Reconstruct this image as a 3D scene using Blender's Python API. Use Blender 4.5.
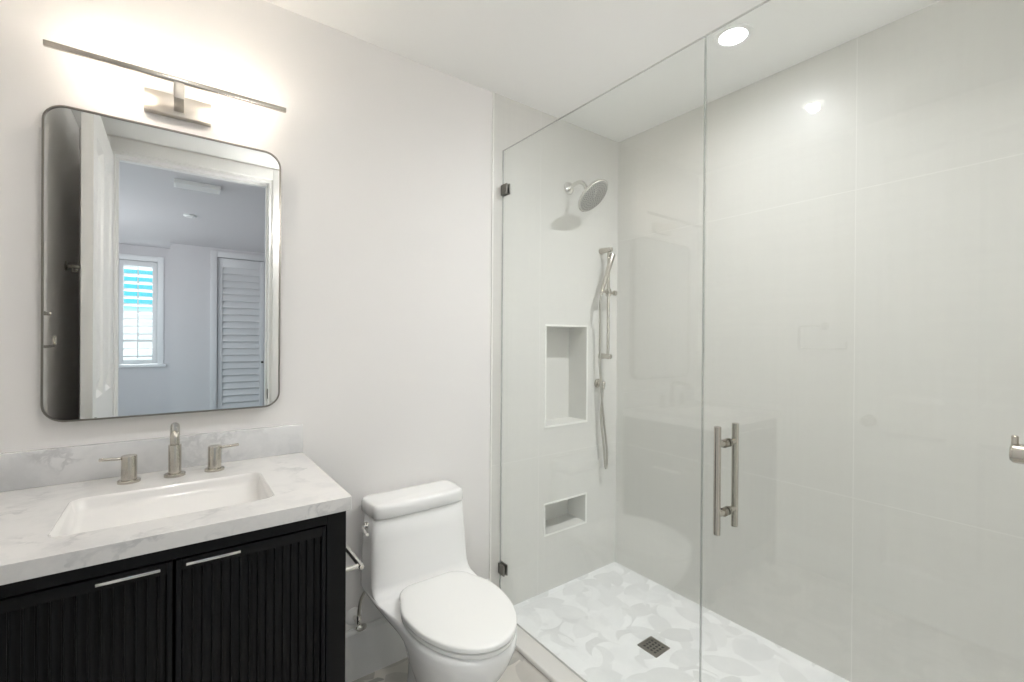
import bpy, bmesh, math, random
from mathutils import Vector, Matrix

# ------------------------------------------------------------------ clear
for o in list(bpy.data.objects):
    bpy.data.objects.remove(o, do_unlink=True)
SC = bpy.context.scene
COL = SC.collection
PI = math.pi

# ------------------------------------------------------------------ camera
F_PX, YAW, PITCH, ROLL, EYE = 451.504, 0.64056, -0.002965, 0.00717, 1.3637
cam_data = bpy.data.cameras.new('camera')
cam_data.sensor_fit = 'HORIZONTAL'
cam_data.sensor_width = 36.0
cam_data.lens = F_PX * 36.0 / 1024.0
cam_data.clip_start = 0.01
cam = bpy.data.objects.new('camera', cam_data)
COL.objects.link(cam)
fw = Vector((math.sin(YAW) * math.cos(PITCH), math.cos(YAW) * math.cos(PITCH), math.sin(PITCH)))
rt = Vector((math.cos(YAW), -math.sin(YAW), 0))
up = rt.cross(fw)
rt2 = math.cos(ROLL) * rt + math.sin(ROLL) * up
up2 = -math.sin(ROLL) * rt + math.cos(ROLL) * up
R = Matrix((rt2, up2, -fw)).transposed()
cam.matrix_world = Matrix.Translation((0, 0, EYE)) @ R.to_4x4()
SC.camera = cam

# ------------------------------------------------------------------ world, exposure
SC.view_settings.view_transform = 'Standard'
SC.view_settings.look = 'None'
SC.view_settings.gamma = 1.0
SC.view_settings.use_curve_mapping = False
SC.view_settings.exposure = 0.44
SC.cycles.use_denoising = True
SC.cycles.max_bounces = 16
SC.cycles.diffuse_bounces = 8
SC.cycles.glossy_bounces = 8
SC.cycles.transparent_max_bounces = 24
SC.cycles.sample_clamp_indirect = 20.0

world = bpy.data.worlds.new('sky')
SC.world = world
world.use_nodes = True
wn, wl = world.node_tree.nodes, world.node_tree.links
wn.clear()
w_out = wn.new('ShaderNodeOutputWorld')
w_bg = wn.new('ShaderNodeBackground')
w_tc = wn.new('ShaderNodeTexCoord')
w_sep = wn.new('ShaderNodeSeparateXYZ')
w_rmp = wn.new('ShaderNodeValToRGB')
w_rmp.color_ramp.elements[0].position = 0.519
w_rmp.color_ramp.elements[0].color = (0.68, 0.80, 0.84, 1)
w_rmp.color_ramp.elements[1].position = 0.528
w_rmp.color_ramp.elements[1].color = (0.12, 0.55, 0.68, 1)
w_map = wn.new('ShaderNodeMapRange')
w_map.inputs['From Min'].default_value = -1
w_map.inputs['From Max'].default_value = 1
wl.new(w_tc.outputs['Generated'], w_sep.inputs[0])
wl.new(w_sep.outputs['Z'], w_map.inputs['Value'])
wl.new(w_map.outputs[0], w_rmp.inputs[0])
wl.new(w_rmp.outputs[0], w_bg.inputs[0])
w_bg.inputs[1].default_value = 1.35
wl.new(w_bg.outputs[0], w_out.inputs[0])

sun_d = bpy.data.lights.new('sun', 'SUN')
sun_d.energy = 15.0
sun_d.angle = 0.01
sun = bpy.data.objects.new('sun', sun_d)
COL.objects.link(sun)
sun.location = (-3, -9, 8)
sun.rotation_euler = Vector((0.25, 0.62, -0.75)).to_track_quat('-Z', 'Y').to_euler()

# added fill for the bedroom, shining through the added window in its left wall
bed_fill_d = bpy.data.lights.new('bedroom_fill', 'AREA')
bed_fill_d.shape = 'RECTANGLE'
bed_fill_d.size, bed_fill_d.size_y = 1.1, 1.4
bed_fill_d.energy = 34.0
bed_fill_d.color = (0.97, 0.97, 1.0)
bed_fill = bpy.data.objects.new('bedroom_fill', bed_fill_d)
COL.objects.link(bed_fill)
bed_fill.location = (-1.70, -2.2, 1.6)
bed_fill.rotation_euler = Vector((1, 0, 0)).to_track_quat('-Z', 'Z').to_euler()

SHOWER_LAMP, FILL_LAMP, LED = 26.0, 42.0, 74.0
SHOWER_SPOT, BATH_SPOT = 105.0, 26.0
SHOWER_COL, BATH_COL, LED_COL = (0.98, 0.98, 1.0), (1.0, 0.97, 0.935), (1.0, 0.88, 0.75)

# ------------------------------------------------------------------ room measures
D = 1.823      # back wall
W = 2.154      # shower side wall
G = 1.294      # shower glass
L = -0.45      # left wall
CEIL = 2.567
XT = 1.2376    # tile starts on the back wall
SF = 0.015     # shower floor

# ------------------------------------------------------------------ materials
def new_mat(name):
    m = bpy.data.materials.new(name)
    m.use_nodes = True
    nt = m.node_tree
    b = nt.nodes['Principled BSDF']
    return m, nt, b

def pmat(name, col, rough=0.5, metal=0.0, spec=0.5, coat=0.0, bump=0.0, bscale=200.0, var=0.0, vscale=3.0):
    m, nt, b = new_mat(name)
    b.inputs['Base Color'].default_value = (*col, 1)
    b.inputs['Roughness'].default_value = rough
    b.inputs['Metallic'].default_value = metal
    b.inputs['Specular IOR Level'].default_value = spec
    b.inputs['Coat Weight'].default_value = coat
    geo = nt.nodes.new('ShaderNodeNewGeometry')
    if var:
        nz = nt.nodes.new('ShaderNodeTexNoise')
        nz.inputs['Scale'].default_value = vscale
        nz.inputs['Detail'].default_value = 4
        mr = nt.nodes.new('ShaderNodeMapRange')
        mr.inputs['To Min'].default_value = 1 - var
        mr.inputs['To Max'].default_value = 1 + var
        mx = nt.nodes.new('ShaderNodeMix')
        mx.data_type = 'RGBA'
        mx.blend_type = 'MULTIPLY'
        mx.inputs[0].default_value = 1
        mx.inputs[6].default_value = (*col, 1)
        nt.links.new(geo.outputs['Position'], nz.inputs['Vector'])
        nt.links.new(nz.outputs[0], mr.inputs[0])
        nt.links.new(mr.outputs[0], mx.inputs[7])
        nt.links.new(mx.outputs[2], b.inputs['Base Color'])
    if bump:
        nz2 = nt.nodes.new('ShaderNodeTexNoise')
        nz2.inputs['Scale'].default_value = bscale
        nz2.inputs['Detail'].default_value = 3
        bp = nt.nodes.new('ShaderNodeBump')
        bp.inputs['Strength'].default_value = bump
        bp.inputs['Distance'].default_value = 0.002
        nt.links.new(geo.outputs['Position'], nz2.inputs['Vector'])
        nt.links.new(nz2.outputs[0], bp.inputs['Height'])
        nt.links.new(bp.outputs[0], b.inputs['Normal'])
    return m

class NG:
    """small helper for math node chains"""
    def __init__(self, nt):
        self.nt = nt
    def n(self, t, **kw):
        nd = self.nt.nodes.new(t)
        for k, v in kw.items():
            setattr(nd, k, v)
        return nd
    def link(self, a, b):
        self.nt.links.new(a, b)
    def val(self, sock, v):
        if isinstance(v, (int, float)):
            sock.default_value = v
        elif isinstance(v, tuple):
            sock.default_value = v
        else:
            self.link(v, sock)
    def math(self, op, a, b=0.0, c=None, clamp=False):
        nd = self.n('ShaderNodeMath', operation=op)
        nd.use_clamp = clamp
        self.val(nd.inputs[0], a)
        self.val(nd.inputs[1], b)
        if c is not None:
            self.val(nd.inputs[2], c)
        return nd.outputs[0]
    def vmath(self, op, a, b=(0, 0, 0)):
        nd = self.n('ShaderNodeVectorMath', operation=op)
        self.val(nd.inputs[0], a)
        self.val(nd.inputs[1], b)
        return nd
    def mix(self, f, a, b, blend='MIX'):
        nd = self.n('ShaderNodeMix', data_type='RGBA', blend_type=blend)
        self.val(nd.inputs[0], f)
        self.val(nd.inputs[6], a if not (isinstance(a, tuple) and len(a) == 3) else (*a, 1))
        self.val(nd.inputs[7], b if not (isinstance(b, tuple) and len(b) == 3) else (*b, 1))
        return nd.outputs[2]
    def noise(self, vec, scale, detail=4, rough=0.5):
        nd = self.n('ShaderNodeTexNoise')
        self.link(vec, nd.inputs['Vector'])
        nd.inputs['Scale'].default_value = scale
        nd.inputs['Detail'].default_value = detail
        nd.inputs['Roughness'].default_value = rough
        return nd
    def smooth(self, x, lo, hi, a=0.0, b=1.0):
        nd = self.n('ShaderNodeMapRange', interpolation_type='SMOOTHSTEP')
        self.val(nd.inputs[0], x)
        nd.inputs[1].default_value = lo
        nd.inputs[2].default_value = hi
        nd.inputs[3].default_value = a
        nd.inputs[4].default_value = b
        return nd.outputs[0]

def tile_mat(name, axis, u0, usp, v0, vsp, col, grout):
    """large format linen tile with pale grout lines; axis = world axis running along the wall"""
    m, nt, b = new_mat(name)
    g = NG(nt)
    geo = g.n('ShaderNodeNewGeometry')
    sep = g.n('ShaderNodeSeparateXYZ')
    g.link(geo.outputs['Position'], sep.inputs[0])
    u, v = sep.outputs[axis], sep.outputs[2]
    def line(c, o, sp):
        t = g.math('PINGPONG', g.math('SUBTRACT', c, o), sp / 2)
        return g.math('LESS_THAN', t, 0.0014)
    ln = g.math('MAXIMUM', line(u, u0, usp), line(v, v0, vsp))
    mp = g.n('ShaderNodeVectorMath', operation='MULTIPLY')
    g.link(geo.outputs['Position'], mp.inputs[0])
    mp.inputs[1].default_value = (60, 60, 2.0)
    mp2 = g.n('ShaderNodeVectorMath', operation='MULTIPLY')
    g.link(geo.outputs['Position'], mp2.inputs[0])
    mp2.inputs[1].default_value = (2.5, 2.5, 70)
    n1 = g.noise(mp.outputs[0], 1.0, 3)
    n2 = g.noise(mp2.outputs[0], 1.0, 3)
    s = g.math('ADD', n1.outputs[0], n2.outputs[0])
    k = g.smooth(s, 0.7, 1.3, 0.988, 1.012)
    c = g.mix(1.0, (*col, 1), k, 'MULTIPLY')
    c2 = g.mix(ln, c, (*grout, 1))
    g.link(c2, b.inputs['Base Color'])
    b.inputs['Roughness'].default_value = 0.38
    b.inputs['Specular IOR Level'].default_value = 0.5
    return m

def petal_mat(name, base, shades, scale, rough, seed, contrast=1.0):
    """stone mosaic of curved overlapping petals"""
    m, nt, b = new_mat(name)
    g = NG(nt)
    geo = g.n('ShaderNodeNewGeometry')
    pos = geo.outputs['Position']
    flat = g.vmath('MULTIPLY', pos, (1, 1, 0)).outputs[0]
    fog = g.noise(flat, 7.0, 5, 0.55)
    c = g.mix(g.smooth(fog.outputs[0], 0.35, 0.7), (*base, 1), tuple(x * 0.94 for x in base))
    for i, (dx, dy) in enumerate(((0.0, 0.0), (0.37, 0.11), (0.13, 0.53), (0.71, 0.29))):
        q = g.vmath('ADD', flat, (dx + seed, dy + seed * 0.7, 0)).outputs[0]
        vo = g.n('ShaderNodeTexVoronoi', voronoi_dimensions='2D', feature='F1')
        vo.inputs['Scale'].default_value = scale
        vo.inputs['Randomness'].default_value = 0.75
        g.link(q, vo.inputs['Vector'])
        loc = g.vmath('SUBTRACT', q, vo.outputs['Position']).outputs[0]
        sc = g.n('ShaderNodeSeparateColor')
        g.link(vo.outputs['Color'], sc.inputs[0])
        ro = g.n('ShaderNodeVectorRotate', rotation_type='Z_AXIS')
        g.link(loc, ro.inputs['Vector'])
        g.link(g.math('MULTIPLY', sc.outputs[0], 6.283), ro.inputs['Angle'])
        off = 0.064 if i % 2 == 0 else 0.026
        rad = 0.108 if i % 2 == 0 else 0.082
        off *= 7.0 / scale
        rad *= 7.0 / scale
        d1 = g.vmath('LENGTH', g.vmath('SUBTRACT', ro.outputs[0], (off, 0, 0)).outputs[0]).outputs['Value']
        d2 = g.vmath('LENGTH', g.vmath('ADD', ro.outputs[0], (off, 0, 0)).outputs[0]).outputs['Value']
        dm = g.math('MAXIMUM', d1, d2)
        msk = g.smooth(dm, rad - 0.003, rad, 1.0, 0.0)
        if i % 2:      # crescent: one disc cut by another
            msk = g.math('MULTIPLY', g.smooth(d1, rad * 0.9 - 0.003, rad * 0.9, 1.0, 0.0), g.smooth(d2, rad - 0.003, rad, 0.0, 1.0))
        # a petal is shown in most cells; its tone is random, with a soft marbled drift inside
        show = g.smooth(sc.outputs[2], 0.25, 0.3)
        tone = g.mix(sc.outputs[1], (*shades[0], 1), (*shades[1], 1))
        tone = g.mix(g.math('MULTIPLY', g.smooth(fog.outputs[0], 0.4, 0.75), 0.35), tone, (*base, 1))
        f = g.math('MULTIPLY', g.math('MULTIPLY', msk, show), contrast)
        c = g.mix(f, c, tone)
    g.link(c, b.inputs['Base Color'])
    b.inputs['Roughness'].default_value = rough
    return m

def marble_mat(name, base, vein, rough):
    m, nt, b = new_mat(name)
    g = NG(nt)
    geo = g.n('ShaderNodeNewGeometry')
    pos = geo.outputs['Position']
    warp = g.noise(pos, 3.0, 5, 0.6)
    wv = g.vmath('SCALE', g.vmath('SUBTRACT', warp.outputs[1], (0.5, 0.5, 0.5)).outputs[0])
    wv.inputs[3].default_value = 0.55
    q = g.vmath('ADD', pos, wv.outputs[0]).outputs[0]
    st = g.vmath('MULTIPLY', q, (1.0, 1.5, 1.2)).outputs[0]
    n1 = g.noise(st, 4.0, 6, 0.6)
    ridge = g.math('ABSOLUTE', g.math('SUBTRACT', n1.outputs[0], 0.5))
    v1 = g.smooth(ridge, 0.0, 0.06, 1.0, 0.0)
    gate = g.smooth(g.noise(pos, 5.0, 3).outputs[0], 0.46, 0.64)
    f1 = g.math('MULTIPLY', g.math('MULTIPLY', v1, gate), 0.40)
    cloud = g.smooth(g.noise(q, 6.0, 5, 0.6).outputs[0], 0.42, 0.72)
    c = g.mix(g.math('MULTIPLY', cloud, 0.30), (*base, 1), (*vein, 1))
    c = g.mix(f1, c, tuple(x * 0.72 for x in vein))
    g.link(c, b.inputs['Base Color'])
    b.inputs['Roughness'].default_value = rough
    b.inputs['Specular IOR Level'].default_value = 0.4
    return m

def glass_mat(name, tint):
    m = bpy.data.materials.new(name)
    m.use_nodes = True
    nt = m.node_tree
    nt.nodes.clear()
    g = NG(nt)
    out = g.n('ShaderNodeOutputMaterial')
    tr = g.n('ShaderNodeBsdfTransparent')
    tr.inputs[0].default_value = (*tint, 1)
    gl = g.n('ShaderNodeBsdfGlossy')
    gl.inputs['Roughness'].default_value = 0.0
    gl.inputs[0].default_value = (1, 1, 1, 1)
    lw = g.n('ShaderNodeLayerWeight')
    lw.inputs[0].default_value = 0.5
    fac = g.math('ADD', g.math('MULTIPLY', g.math('POWER', lw.outputs['Facing'], 5.0), 0.95), 0.05)
    mx = g.n('ShaderNodeMixShader')
    g.link(fac, mx.inputs[0])
    g.link(tr.outputs[0], mx.inputs[1])
    g.link(gl.outputs[0], mx.inputs[2])
    g.link(mx.outputs[0], out.inputs[0])
    return m

def emit_mat(name, col, strength):
    m = bpy.data.materials.new(name)
    m.use_nodes = True
    nt = m.node_tree
    nt.nodes.clear()
    o = nt.nodes.new('ShaderNodeOutputMaterial')
    e = nt.nodes.new('ShaderNodeEmission')
    e.inputs[0].default_value = (*col, 1)
    e.inputs[1].default_value = strength
    nt.links.new(e.outputs[0], o.inputs[0])
    return m

TILE_C, GROUT_C = (0.66, 0.655, 0.622), (0.745, 0.74, 0.71)
M = dict(
    paint=pmat('wall_paint', (0.80, 0.785, 0.77), 0.55, bump=0.05, bscale=350),
    ceiling=pmat('ceiling_paint', (0.90, 0.90, 0.885), 0.7),
    trim=pmat('trim_paint', (0.86, 0.86, 0.85), 0.35, var=0.01),
    tile_back=tile_mat('tile_back', 0, 1.54, 1.2, 0.7465, 3.0, TILE_C, (0.73, 0.725, 0.695)),
    tile_right=tile_mat('tile_right', 1, 0.6224, 1.2, 0.7465, 1.219, TILE_C, GROUT_C),
    niche=pmat('niche_tile', (0.66, 0.655, 0.622), 0.4, var=0.015),
    schluter=pmat('edge_trim', (0.84, 0.84, 0.80), 0.35, var=0.01),
    mosaic=petal_mat('shower_mosaic', (0.83, 0.835, 0.835), ((0.66, 0.665, 0.66), (0.77, 0.775, 0.775)), 6.2, 0.35, 0.31),
    floor=petal_mat('floor_mosaic', (0.68, 0.65, 0.60), ((0.36, 0.35, 0.33), (0.57, 0.545, 0.505)), 4.6, 0.3, 2.17),
    marble=marble_mat('marble', (0.75, 0.738, 0.72), (0.45, 0.46, 0.48), 0.18),
    marble_shaded=marble_mat('marble_shaded', (0.70, 0.70, 0.70), (0.42, 0.43, 0.45), 0.2),  # darker copy of marble: dimmer light on the upright backsplash put into its colour
    curb=pmat('threshold_stone', (0.80, 0.785, 0.755), 0.3, var=0.03),
    black=pmat('black_lacquer', (0.0045, 0.0045, 0.005), 0.42, spec=0.22, var=0.05),
    nickel=pmat('brushed_nickel', (0.54, 0.51, 0.455), 0.24, 1.0, bump=0.03, bscale=600),
    nickel_dark=pmat('dark_nickel', (0.24, 0.23, 0.21), 0.35, 1.0, bump=0.03, bscale=500),
    chrome=pmat('chrome', (0.78, 0.77, 0.74), 0.12, 1.0, var=0.01),
    frame=pmat('mirror_frame_metal', (0.30, 0.28, 0.25), 0.3, 1.0, var=0.02),
    mirror=pmat('mirror_silver', (0.86, 0.87, 0.86), 0.0, 1.0),
    porcelain=pmat('porcelain', (0.86, 0.86, 0.85), 0.12, 0.0, 0.5, 0.3, var=0.005),
    sink=pmat('sink_glaze', (0.79, 0.775, 0.755), 0.15, coat=0.3, var=0.005),
    satin=pmat('satin_nickel', (0.60, 0.56, 0.50), 0.36, 1.0, bump=0.03, bscale=600),
    seatplastic=pmat('seat_plastic', (0.84, 0.84, 0.82), 0.2, var=0.005),
    rubber=pmat('dark_seal', (0.03, 0.03, 0.03), 0.6, var=0.05),
    hose=pmat('metal_hose', (0.55, 0.53, 0.48), 0.3, 1.0, bump=0.4, bscale=900),
    nozzle=pmat('nozzle_face', (0.48, 0.48, 0.46), 0.35, 0.5, var=0.1, vscale=90),
    glass=glass_mat('clear_glass', (0.972, 0.982, 0.976)),
    glass_edge=pmat('glass_edge', (0.33, 0.36, 0.34), 0.25, var=0.05),
    led=emit_mat('led', LED_COL, LED),
    lamp_shower=emit_mat('lamp_shower', SHOWER_COL, SHOWER_LAMP),
    lamp_aisle=emit_mat('lamp_aisle', BATH_COL, 2.0),
    lamp_fill=emit_mat('lamp_fill', BATH_COL, FILL_LAMP),  # glow of the added fill globe
    carpet=pmat('bedroom_carpet', (0.42, 0.41, 0.40), 0.9, bump=0.4, bscale=150),
    bedwall=pmat('bedroom_paint', (0.665, 0.65, 0.665), 0.6, var=0.01),
    shutter=pmat('shutter_paint', (0.85, 0.86, 0.87), 0.4, var=0.01),
    closet=pmat('closet_paint', (0.74, 0.735, 0.745), 0.45, var=0.01),
    brass_dark=pmat('dark_metal', (0.10, 0.095, 0.08), 0.4, 0.9, var=0.05),
)

ge = M['glass_edge'].node_tree.nodes['Principled BSDF']
ge.inputs['Base Color'].default_value = (0.45, 0.48, 0.46, 1)
ge.inputs['Alpha'].default_value = 0.5

# ------------------------------------------------------------------ object helpers
BASE = {}

def prop(o, label=None, cat=None, group=None, kind=None):
    if label: o['label'] = label
    if cat: o['category'] = cat
    if group: o['group'] = group
    if kind: o['kind'] = kind
    return o

def thing(name, loc, label, cat, group=None):
    o = bpy.data.objects.new(name, None)
    o.empty_display_size = 0.05
    o.location = loc
    COL.objects.link(o)
    BASE[o.name] = Vector(loc)
    return prop(o, label, cat, group)

def obj(name, bm, mats, parent=None, smooth=True, label=None, angle=35):
    """links bm (world coordinates) as ONE mesh object; a child is stored relative to its thing's base"""
    off = BASE[parent.name] if parent else Vector((0, 0, 0))
    bmesh.ops.recalc_face_normals(bm, faces=bm.faces[:])
    bmesh.ops.translate(bm, verts=bm.verts[:], vec=-off)
    me = bpy.data.meshes.new(name)
    bm.to_mesh(me)
    bm.free()
    for mt in (mats if isinstance(mats, (list, tuple)) else [mats]):
        me.materials.append(mt)
    if smooth:
        me.shade_smooth()
        me.set_sharp_from_angle(angle=math.radians(angle))
    o = bpy.data.objects.new(name, me)
    COL.objects.link(o)
    if parent:
        o.parent = parent
        BASE[o.name] = off
    if label: o['label'] = label
    return o

def struct(name, bm, mats, parent=None, label=None, cat=None, smooth=True):
    o = obj(name, bm, mats, parent, smooth)
    if parent is None:
        prop(o, label, cat, kind='structure')
    return o

def single(name, bm, mats, label, cat, group=None, loc=None):
    """a thing that is one mesh, its origin at loc"""
    if loc is not None:
        bmesh.ops.translate(bm, verts=bm.verts[:], vec=-Vector(loc))
    o = obj(name, bm, mats)
    if loc is not None:
        o.location = loc
    return prop(o, label, cat, group)

def dup(root, loc, label, rotz=None, group=None):
    r = root.copy()
    COL.objects.link(r)
    r.location = loc
    if rotz is not None:
        r.rotation_euler = (0, 0, rotz)
    r['label'] = label
    if group: r['group'] = group
    for ch in list(root.children):
        c = ch.copy()
        COL.objects.link(c)
        c.parent = r
        for gch in ch.children:
            d = gch.copy()
            COL.objects.link(d)
            d.parent = c
    return r

def nb():
    return bmesh.new()

def box(bm, x0, x1, y0, y1, z0, z1, bevel=0.0, seg=2):
    vs = [bm.verts.new((x, y, z)) for x in (x0, x1) for y in (y0, y1) for z in (z0, z1)]
    idx = [(0, 1, 3, 2), (4, 6, 7, 5), (0, 4, 5, 1), (2, 3, 7, 6), (0, 2, 6, 4), (1, 5, 7, 3)]
    fs = [bm.faces.new([vs[i] for i in f]) for f in idx]
    if bevel > 0:
        es = list({e for f in fs for e in f.edges})
        bmesh.ops.bevel(bm, geom=es, offset=bevel, segments=seg, profile=0.5, affect='EDGES')
    return fs

def rings(bm, rs, cap0=True, cap1=True, closed=True):
    """loft between rings of points with equal counts"""
    vr = [[bm.verts.new(p) for p in r] for r in rs]
    n = len(vr[0])
    for a, b in zip(vr, vr[1:]):
        for i in range(n if closed else n - 1):
            j = (i + 1) % n
            bm.faces.new((a[i], a[j], b[j], b[i]))
    if cap0: bm.faces.new(vr[0][::-1])
    if cap1: bm.faces.new(vr[-1])
    return vr

def frame_axes(d):
    d = Vector(d).normalized()
    a = Vector((0, 0, 1)) if abs(d.z) < 0.9 else Vector((1, 0, 0))
    u = d.cross(a).normalized()
    return d, u, d.cross(u).normalized()

def lathe(bm, p, d, prof, seg=28, cap=True):
    """prof: (distance along d, radius)"""
    p = Vector(p)
    d, u, v = frame_axes(d)
    rs = []
    for t, r in prof:
        c = p + d * t
        rs.append([c + (u * math.cos(2 * PI * i / seg) + v * math.sin(2 * PI * i / seg)) * r for i in range(seg)])
    rings(bm, rs, cap, cap)

def rod(bm, p0, p1, r, seg=20, ch=None):
    p0, p1 = Vector(p0), Vector(p1)
    ln = (p1 - p0).length
    c = min(r * 0.25, ln * 0.2) if ch is None else ch
    lathe(bm, p0, p1 - p0, [(0, r - c), (c, r), (ln - c, r), (ln, r - c)], seg)

def smooth_path(pts, n=8):
    """Catmull-Rom through the points"""
    P = [Vector(p) for p in pts]
    P = [2 * P[0] - P[1]] + P + [2 * P[-1] - P[-2]]
    out = []
    for i in range(1, len(P) - 2):
        for k in range(n):
            t = k / n
            a, b, c, d = P[i - 1], P[i], P[i + 1], P[i + 2]
            out.append(0.5 * ((2 * b) + (c - a) * t + (2 * a - 5 * b + 4 * c - d) * t * t + (3 * b - a - 3 * c + d) * t ** 3))
    out.append(P[-2])
    return out

def tube(bm, pts, r, seg=14, radii=None):
    pts = [Vector(p) for p in pts]
    rs, u = [], None
    for i, p in enumerate(pts):
        a = pts[max(i - 1, 0)]
        b = pts[min(i + 1, len(pts) - 1)]
        d = (b - a).normalized()
        if u is None:
            _, u, _ = frame_axes(d)
        u = (u - d * u.dot(d)).normalized()
        v = d.cross(u)
        rr = radii[i] if radii else r
        rs.append([p + (u * math.cos(2 * PI * k / seg) + v * math.sin(2 * PI * k / seg)) * rr for k in range(seg)])
    rings(bm, rs)

def rrect(cx, cy, hx, hy, r, n=6):
    """rounded rectangle outline as (a, b) pairs, counter-clockwise"""
    out = []
    for (sx, sy, a0) in ((1, 1, 0), (-1, 1, PI / 2), (-1, -1, PI), (1, -1, 1.5 * PI)):
        for k in range(n + 1):
            a = a0 + (PI / 2) * k / n
            out.append((cx + sx * (hx - r) + r * math.cos(a), cy + sy * (hy - r) + r * math.sin(a)))
    return out

def plate_with_hole(bm, outer, inner, to3, depth_vec):
    """flat plate between two outlines, extruded by depth_vec"""
    dv = Vector(depth_vec)
    def ring(pl):
        return [bm.verts.new(to3(*p)) for p in pl]
    o, i = ring(outer), ring(inner)
    es = []
    for r in (o, i):
        for a, b in zip(r, r[1:] + r[:1]):
            es.append(bm.edges.new((a, b)))
    res = bmesh.ops.triangle_fill(bm, use_beauty=True, use_dissolve=False, edges=es)
    fs = [f for f in res['geom'] if isinstance(f, bmesh.types.BMFace)]
    ex = bmesh.ops.extrude_face_region(bm, geom=fs, use_keep_orig=True)
    nv = [v for v in ex['geom'] if isinstance(v, bmesh.types.BMVert)]
    bmesh.ops.translate(bm, verts=nv, vec=dv)

def bounds_wall(bm, holes, ax, u0, u1, z0, z1, p, thick):
    """wall slab of the given thickness (towards +axis) with rectangular holes; ax 0: runs along x at y=p; ax 1: along y at x=p"""
    us = sorted({u0, u1, *[h[0] for h in holes], *[h[1] for h in holes]})
    zs = sorted({z0, z1, *[h[2] for h in holes], *[h[3] for h in holes]})
    us = [u for u in us if u0 <= u <= u1]
    zs = [z for z in zs if z0 <= z <= z1]
    def solid(a, b, c, d):
        mu, mz = (a + b) / 2, (c + d) / 2
        return not any(h[0] < mu < h[1] and h[2] < mz < h[3] for h in holes)
    cache = {}
    def v(u, z, q):
        k = (round(u, 5), round(z, 5), round(q, 5))
        if k not in cache:
            cache[k] = bm.verts.new((u, q, z) if ax == 0 else (q, u, z))
        return cache[k]
    nu, nz = len(us) - 1, len(zs) - 1
    S = [[solid(us[i], us[i + 1], zs[j], zs[j + 1]) for j in range(nz)] for i in range(nu)]
    q0, q1 = p, p + thick
    for i in range(nu):
        for j in range(nz):
            if not S[i][j]:
                continue
            a, b, c, d = us[i], us[i + 1], zs[j], zs[j + 1]
            bm.faces.new((v(a, c, q0), v(b, c, q0), v(b, d, q0), v(a, d, q0)))
            bm.faces.new((v(a, c, q1), v(a, d, q1), v(b, d, q1), v(b, c, q1)))
            if i == 0 or not S[i - 1][j]:
                bm.faces.new((v(a, c, q0), v(a, d, q0), v(a, d, q1), v(a, c, q1)))
            if i == nu - 1 or not S[i + 1][j]:
                bm.faces.new((v(b, c, q0), v(b, c, q1), v(b, d, q1), v(b, d, q0)))
            if j == 0 or not S[i][j - 1]:
                bm.faces.new((v(a, c, q0), v(a, c, q1), v(b, c, q1), v(b, c, q0)))
            if j == nz - 1 or not S[i][j + 1]:
                bm.faces.new((v(a, d, q0), v(b, d, q0), v(b, d, q1), v(a, d, q1)))

# ------------------------------------------------------------------ the setting: bathroom shell
b = nb(); box(b, L - 0.1, 1.21, -0.13, D + 0.1, -0.1, 0.0)
struct('floor', b, M['floor'])
b = nb(); box(b, 1.21, W + 0.1, -0.13, D + 0.1, -0.1, SF)
struct('floor_shower', b, M['mosaic'])
b = nb(); box(b, 1.205, 1.306, 0.0, D - 0.004, 0.0, 0.024, 0.006, 3)
struct('trim_threshold', b, M['curb'])
b = nb(); box(b, L - 0.1, W + 0.1, -0.12, D + 0.25, CEIL, CEIL + 0.1)
struct('ceiling', b, M['ceiling'])
b = nb(); box(b, L - 0.1, XT, D + 0.004, D + 0.25, -0.1, CEIL)
struct('wall_back', b, M['paint'])
NICHES = [(1.585, 1.896, 0.900, 1.441), (1.585, 1.896, 0.319, 0.482)]
b = nb(); bounds_wall(b, NICHES, 0, XT, W + 0.1, -0.1, CEIL, D, 0.25)
struct('wall_back_shower', b, M['tile_back'])
b = nb(); box(b, W, W + 0.1, -0.13, D, -0.1, CEIL)
struct('wall_right', b, M['tile_right'])
b = nb(); box(b, L - 0.1, L, 0.0, D + 0.004, -0.1, CEIL)
struct('wall_left', b, M['paint'])
DX0, DX1, DZ = -0.310, 0.545, 2.475     # doorway
b = nb(); bounds_wall(b, [(DX0, DX1, -0.1, DZ)], 0, L - 0.1, W, -0.1, CEIL, -0.12, 0.12)
struct('wall_front', b, M['paint'])
for k, (x0, x1, z0, z1) in enumerate(NICHES):
    b = nb()
    t, y0, y1 = 0.012, D + 0.001, D + 0.155
    box(b, x0, x1, y1 - t, y1, z0, z1)
    box(b, x0, x0 + 0.004, y0, y1 - t, z0, z1)
    box(b, x1 - 0.004, x1, y0, y1 - t, z0, z1)
    box(b, x0 + 0.004, x1 - 0.004, y0, y1 - t, z0, z0 + 0.004)
    box(b, x0 + 0.004, x1 - 0.004, y0, y1 - t, z1 - 0.004, z1)
    struct('wall_niche', b, M['niche'])
    b = nb()
    o = [(x0 - 0.007, z0 - 0.007), (x1 + 0.007, z0 - 0.007), (x1 + 0.007, z1 + 0.007), (x0 - 0.007, z1 + 0.007)]
    i = [(x0 + 0.003, z0 + 0.003), (x1 - 0.003, z0 + 0.003), (x1 - 0.003, z1 - 0.003), (x0 + 0.003, z1 - 0.003)]
    plate_with_hole(b, o, i, lambda u, z: (u, D - 0.0025, z), (0, 0.002, 0))
    struct('trim_niche', b, M['schluter'], smooth=False)
b = nb(); box(b, XT - 0.006, XT + 0.002, D - 0.003, D + 0.003, 0.0, CEIL)
struct('trim_tile_edge', b, M['schluter'])
b = nb()
y0 = D - 0.0135
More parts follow.
